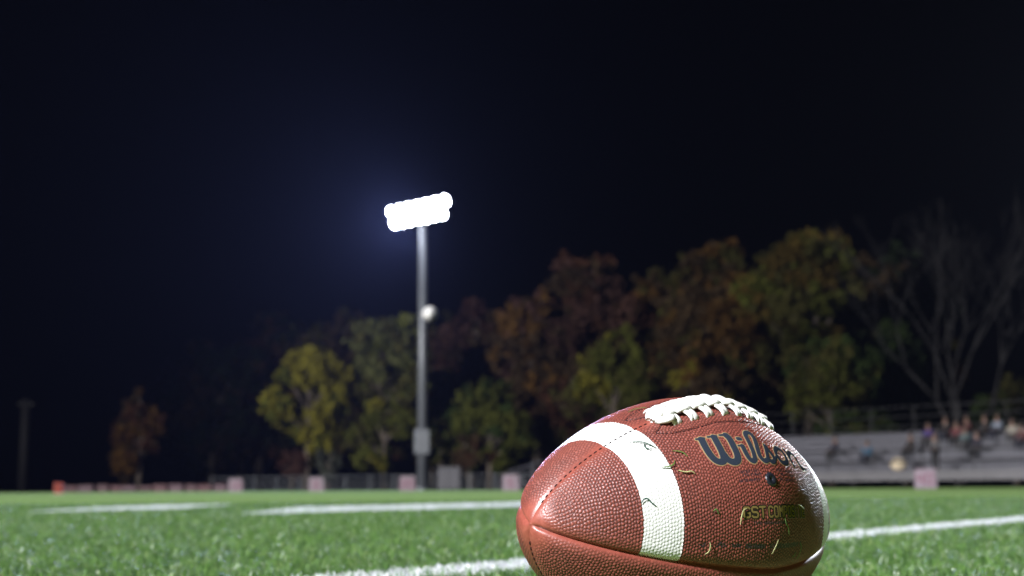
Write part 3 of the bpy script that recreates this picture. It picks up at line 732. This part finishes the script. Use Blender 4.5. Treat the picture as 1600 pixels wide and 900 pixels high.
# ------------------------------------------------------------------ far edge: fence, pads, pylon, cabinet, pole
def rail_fence(px0, px1, y0, y1, h, npost, label):
    a, b = np.array(ground(px0, y0)), np.array(ground(px1, y1)); root = empty("rail_fence", (a[0], a[1], -.06), 0, label=label, cat="fence")
    d = b - a
    for z in (h, h * .52, .12): MB().tube((0, 0, z), (d[0], d[1], z), .03, n=8).build("rail", STEEL, root)
    for i in range(npost):
        k = i / (npost - 1); MB().tube((d[0] * k, d[1] * k, 0), (d[0] * k, d[1] * k, h + .03), .04, n=8).build("post", STEEL, root)
    m_ = MB(); n_ = int(np.hypot(*d[:2]) / .35)
    for i in range(n_):
        k = i / n_; m_.tube((d[0] * k, d[1] * k, .12), (d[0] * (k + .9 / n_ * 2.6), d[1] * (k + .9 / n_ * 2.6), h), .006, n=4).tube((d[0] * (k + .9 / n_ * 2.6), d[1] * (k + .9 / n_ * 2.6), .12), (d[0] * k, d[1] * k, h), .006, n=4)
    m_.build("wire_mesh", STEEL, root, kind='stuff')
rail_fence(330, 860, 96, 84, .95, 15, "low grey wire fence with rails along the far edge, left of the grandstand")
RPAD = [plain("pad_red", (.06, .012, .02), .6), plain("pad_pink", (.07, .03, .046), .6), plain("pad_dark_red", (.05, .012, .02), .6)]
root = empty("padded_barrier", ground(110, 88), 0, label="low red and pink padded barrier at the far left end of the field", category="barrier")
x = 0
for i in range(11):
    w = random.uniform(.6, 1.0); MB().box((x, 0, .20), (w, .25, .40 + random.uniform(-.1, .12)), 0, .04).build("barrier_pad", RPAD[(i * 7) % 3], root); x += w + .12
px_ = ground(92, 40)
root = empty("corner_pylon", (px_[0], px_[1], .018), .3, label="orange red corner pylon at the far left of the field", category="pylon")
MB().box((0, 0, .16), (.24, .24, .32), 0, .03).build("pylon_body", plain("pylon_orange", (.20, .03, .02), .6), root)
MB().box((0, 0, .01), (.3, .3, .02)).build("pylon_base", plain("pylon_white", (.5, .45, .42), .7), root)
CABG = plain("cabinet_grey", (.085, .085, .10), .7)
root = empty("equipment_cabinet", ground(702, 80), 0, label="grey metal equipment cabinet right of the floodlight mast", category="cabinet")
MB().box((0, 0, .62), (1.25, .7, 1.2), 0, .03).build("cabinet_body", CABG, root); MB().box((-.3, -.365, .62), (.56, .03, 1.05), 0, .01).box((.3, -.365, .62), (.56, .03, 1.05), 0, .01).build("cabinet_door", CABG, root)
MB().box((0, 0, 1.25), (1.35, .8, .06), 0, .01).build("cabinet_lid", CABG, root)
root = empty("utility_pole", ground(35, 95), 0, label="grey utility pole at the far left edge of the picture", category="pole")
MB().tube((0, 0, -.06), (0, 0, 6.2), .30, .26, 12).build("pole", plain("weathered_wood", (.015, .014, .016), .8), root, True)
MB().box((0, 0, 5.9), (1.1, .12, .12)).build("crossarm", plain("weathered_arm", (.06, .06, .06), .8), root)

# ------------------------------------------------------------------ trees
BARK = plain("bark", (.10, .08, .065), .9, var=.3, scale=2); BAREB = plain("grey_bark", (.014, .013, .015), .85, var=.2, scale=3)
LEAF = leafmat("autumn_leaf", .7, .42, .1)
def tree(px, y, ptop, pw, pal, lobes, n, label, pbot=730, seed=0, group="autumn trees beyond the field", kind="tree", trunk=True):
    rg = np.random.default_rng(seed + int(px)); base = ground(px, y); Ht = (761.5 - ptop) / F * y; Wd = pw * 1.28 / F * y; lobes = int(lobes * 1.7); zb = max(.2, (761.5 - pbot) / F * y)
    root = empty(kind, (base[0], base[1], -.06), 0, label=label, cat="tree" if kind != "bush" else "bush", group=group)
    tm = MB(); top = Vector((rg.uniform(-.4, .4), 0, Ht * .8)); tm.tube((0, 0, 0), top * .5, Ht * .018 + .08, Ht * .012 + .04, 9).tube(top * .5, top, Ht * .012 + .04, .05, 8)
    C = []
    for i in range(lobes):
        k = (i + .5) / lobes; z = zb + (Ht - zb) * (.12 + .80 * k ** .9) + rg.uniform(-.5, .5)
        wr = Wd * .5 * (1 - .55 * max(0, k - .45) / .55) * (.55 + .45 * min(1, k / .3)); a = rg.uniform(0, 6.28) if i % 3 else rg.choice([0, 3.14])
        rr = wr * rg.uniform(.25, .75); c = np.array([math.cos(a) * rr, math.sin(a) * rr * .8, z]); rad = min(wr, (Ht - zb) * .3) * rg.uniform(.38, .66)
        c[2] = min(c[2], Ht - rad * .8); C.append((c, rad, rg.uniform(.6, 1.2), rg.integers(0, len(pal))))
        s_ = min(.85, max(.2, z * .7 / (Ht * .8))); tm.tube(top * s_, Vector(c), .02 * Ht * .35 + .03, .03, 6)
    tm.build("trunk", BARK, root, True)
    cnt = np.array([c[1] ** 2 for c in C]); cnt = (cnt / cnt.sum() * n * 3.6).astype(int); V = []; Cc = []
    for (c, rad, br, pi), m_ in zip(C, cnt):
        # leaf sprays gathered in clumps on the lobe
        nc = max(4, m_ // 20); d = rg.normal(size=(nc, 3)); d /= np.linalg.norm(d, axis=1)[:, None]; cc = c + d * rad * rg.uniform(.55, 1.08, (nc, 1)) * [1, .9, .85]
        idx = rg.integers(0, nc, m_); p = cc[idx] + rg.normal(size=(m_, 3)) * rad * .14
        sz = (.12 + .011 * Ht) * rg.uniform(.5, 1.15, m_); u_ = rg.normal(size=(m_, 3)); u_ /= np.linalg.norm(u_, axis=1)[:, None]
        w_ = np.cross(u_, rg.normal(size=(m_, 3))); w_ /= np.linalg.norm(w_, axis=1)[:, None]
        u_ *= sz[:, None]; w_ *= sz[:, None] * .55
        V.append(np.stack([p - u_, p - w_, p + u_, p + w_], 1).reshape(-1, 3))
        clb = rg.uniform(.82, 1.18, nc)[idx]; cl_ = np.array(pal)[(pi + (rg.uniform(size=nc) < .25)[idx]) % len(pal)] * (br * clb * rg.uniform(.92, 1.08, m_))[:, None]
        Cc.append(np.repeat(cl_, 4, 0))
    V = np.concatenate(V); Cc = np.concatenate(Cc); V[:, 2] = np.maximum(V[:, 2], .1)
    link("crown", np_mesh("crown", V, np.arange(len(V)).reshape(-1, 4), {'col': Cc}, False), LEAF, root)
    return root
YEL, YG, OLV, GRN, DKG = (.22, .20, .025), (.11, .12, .022), (.085, .08, .022), (.045, .07, .018), (.022, .035, .014)
ORG, BRN, RUS, PNK, RED = (.13, .07, .018), (.07, .047, .024), (.085, .038, .02), (.095, .05, .04), (.06, .026, .02)
TR = [
 (215, 100, 600, 62, [ORG, RUS, BRN], 9, 2600, "narrow rusty orange tree standing alone at the far left", 750),
 (330, 122, 520, 130, [DKG, BRN], 12, 2600, "dim dark green tree between the orange tree and the yellow one", 740),
 (405, 126, 478, 140, [BRN, DKG, RUS], 12, 2600, "dim brownish tree rising behind the left of the yellow tree", 740),
 (478, 106, 540, 120, [YEL, YG, YEL], 11, 2600, "bright yellow tree, the most vivid of the tree line", 700),
 (520, 128, 470, 150, [BRN, OLV], 13, 3000, "tall dim olive brown tree behind the yellow tree", 730),
 (602, 108, 487, 110, [(.13, .14, .05), OLV, YG], 11, 2600, "pale olive tree immediately left of the floodlight mast", 640),
 (600, 104, 620, 110, [YG, OLV, YEL], 8, 1800, "low yellow green tree under the pale olive one", 735),
 (690, 118, 560, 110, [OLV, GRN], 9, 2000, "olive tree directly behind the floodlight mast", 735),
 (742, 124, 463, 105, [BRN, RED, PNK], 11, 2600, "reddish brown tree right of the floodlight mast", 640),
 (765, 106, 590, 120, [GRN, YG], 9, 2200, "green tree low in front of the reddish brown one", 735),
 (838, 114, 440, 110, [BRN, ORG, PNK], 12, 3000, "orange brown tree above the left end of the football", 690),
 (920, 118, 385, 130, [PNK, BRN, RUS], 14, 3600, "tall pinkish brown tree left of the narrow one", 660),
 (962, 104, 505, 90, [YG, OLV, YEL], 8, 1800, "short yellow green tree in front of the pinkish brown one", 700),
 (1020, 120, 400, 90, [ORG, OLV, BRN], 12, 2600, "narrow olive orange tree between two broader crowns", 690),
 (1085, 106, 560, 110, [YEL, BRN, ORG], 9, 2000, "low golden tree above the football's laces", 720),
 (1130, 118, 370, 150, [BRN, OLV, ORG], 14, 3600, "broad brown olive tree left of the tallest yellow one", 640),
 (1265, 114, 362, 165, [OLV, YG, (.13, .09, .02)], 16, 4200, "tallest broad yellow olive tree behind the football's right half", 560),
 (1300, 106, 530, 170, [GRN, YG, OLV], 11, 2600, "green tree low in front of the tallest yellow olive one", 730),
 (885, 110, 570, 90, [BRN, RUS, OLV], 8, 1800, "low brown tree just above the white stripe of the football", 735),
 (1195, 124, 405, 130, [BRN, OLV], 12, 2600, "dim brown olive tree filling the gap left of the tallest one", 660),
 (1340, 122, 455, 110, [OLV, DKG], 11, 2200, "dim olive tree at the right shoulder of the tallest one", 700),
 (1010, 110, 590, 110, [OLV, DKG, BRN], 8, 1800, "low dark olive tree above the lace seam of the football", 735),
 (680, 124, 600, 130, [OLV, BRN, DKG], 9, 2000, "dark low tree behind the foot of the mast", 745),
 (1395, 118, 500, 120, [DKG, GRN], 10, 2200, "dark green tree left of the bare tree", 735),
 (1415, 135, 380, 150, [DKG, BRN], 12, 2400, "very dim tree behind the bare tree's left branches", 640),
 (1590, 118, 590, 120, [GRN, DKG, OLV], 8, 1600, "low green tree at the right edge of the tree line", 735),
 (455, 98, 694, 60, [PNK, RED], 5, 700, "pinkish low bush under the yellow tree", 750, 'bush'),
 (512, 98, 690, 50, [(.10, .11, .09)], 5, 500, "greyish low bush right of the pinkish one", 750, 'bush'),
 (735, 99, 672, 70, [RUS, BRN], 5, 700, "rusty low bush right of the mast's control box", 745, 'bush'),
]
for i, a in enumerate(TR):
    tree(*a[:8], pbot=a[8], seed=i * 13, kind=a[9] if len(a) > 9 else "tree", group=None if len(a) > 9 else "autumn trees beyond the field")
for i in range(13):
    px_ = 300 + i * 95 + random.uniform(-20, 20)
    tree(px_, 134 + random.uniform(-4, 4), 525 - 6 * i + random.uniform(-25, 25), 135, [BRN, DKG, OLV] if i % 2 else [OLV, BRN, RUS], 9, 1300,
         "dim dark tree in the back row of the wood, behind the coloured autumn trees", pbot=735, seed=900 + i, group="back row of dim trees")
# bare tree
p = ground(1505, 104); root = empty("bare_tree", (p[0], p[1], -.06), 0, label="leafless tree with spreading grey branches at the right", category="tree")
br = MB(); tk = MB(); rr = random.Random(5)
def grow(a, d, L_, r_, lv, mb):
    b = a + d * L_; mb.tube(a, b, r_, r_ * .68, 7 if lv < 2 else 5)
    if lv >= 8: return
    for i in range(2 if lv else 4):
        sp = .5 if lv else .5
        nd = (d + Vector((rr.uniform(-sp, sp) + (0 if lv else (-.55, -.2, .2, .5)[i]), rr.uniform(-sp, sp) * .7, rr.uniform(-.05, .25)))).normalized()
        grow(b, nd, L_ * rr.uniform(.72, .92) if lv else 4.2, r_ * .66, lv + 1, br)
grow(Vector((0, 0, 0)), Vector((0, 0, 1)), 2.4, .30, 0, tk)
tk.build("trunk", BAREB, root, True); br.build("branches", BAREB, root, True)

# ------------------------------------------------------------------ night air
t = bpy.data.materials.new("night_air"); t.use_nodes = True; nt = t.node_tree; nt.nodes.clear()
o_ = nt.nodes.new('ShaderNodeOutputMaterial'); pv = nt.nodes.new('ShaderNodeVolumePrincipled')
pv.inputs['Color'].default_value = (.62, .68, 1, 1); pv.inputs['Density'].default_value = .00005; pv.inputs['Anisotropy'].default_value = .4
nt.links.new(pv.outputs[0], o_.inputs['Volume'])
MB().box((0, 40, 13.5), (330, 280, 30)).build("haze", t, kind='stuff', label="thin night air lit by the floodlights over the field", category="haze")
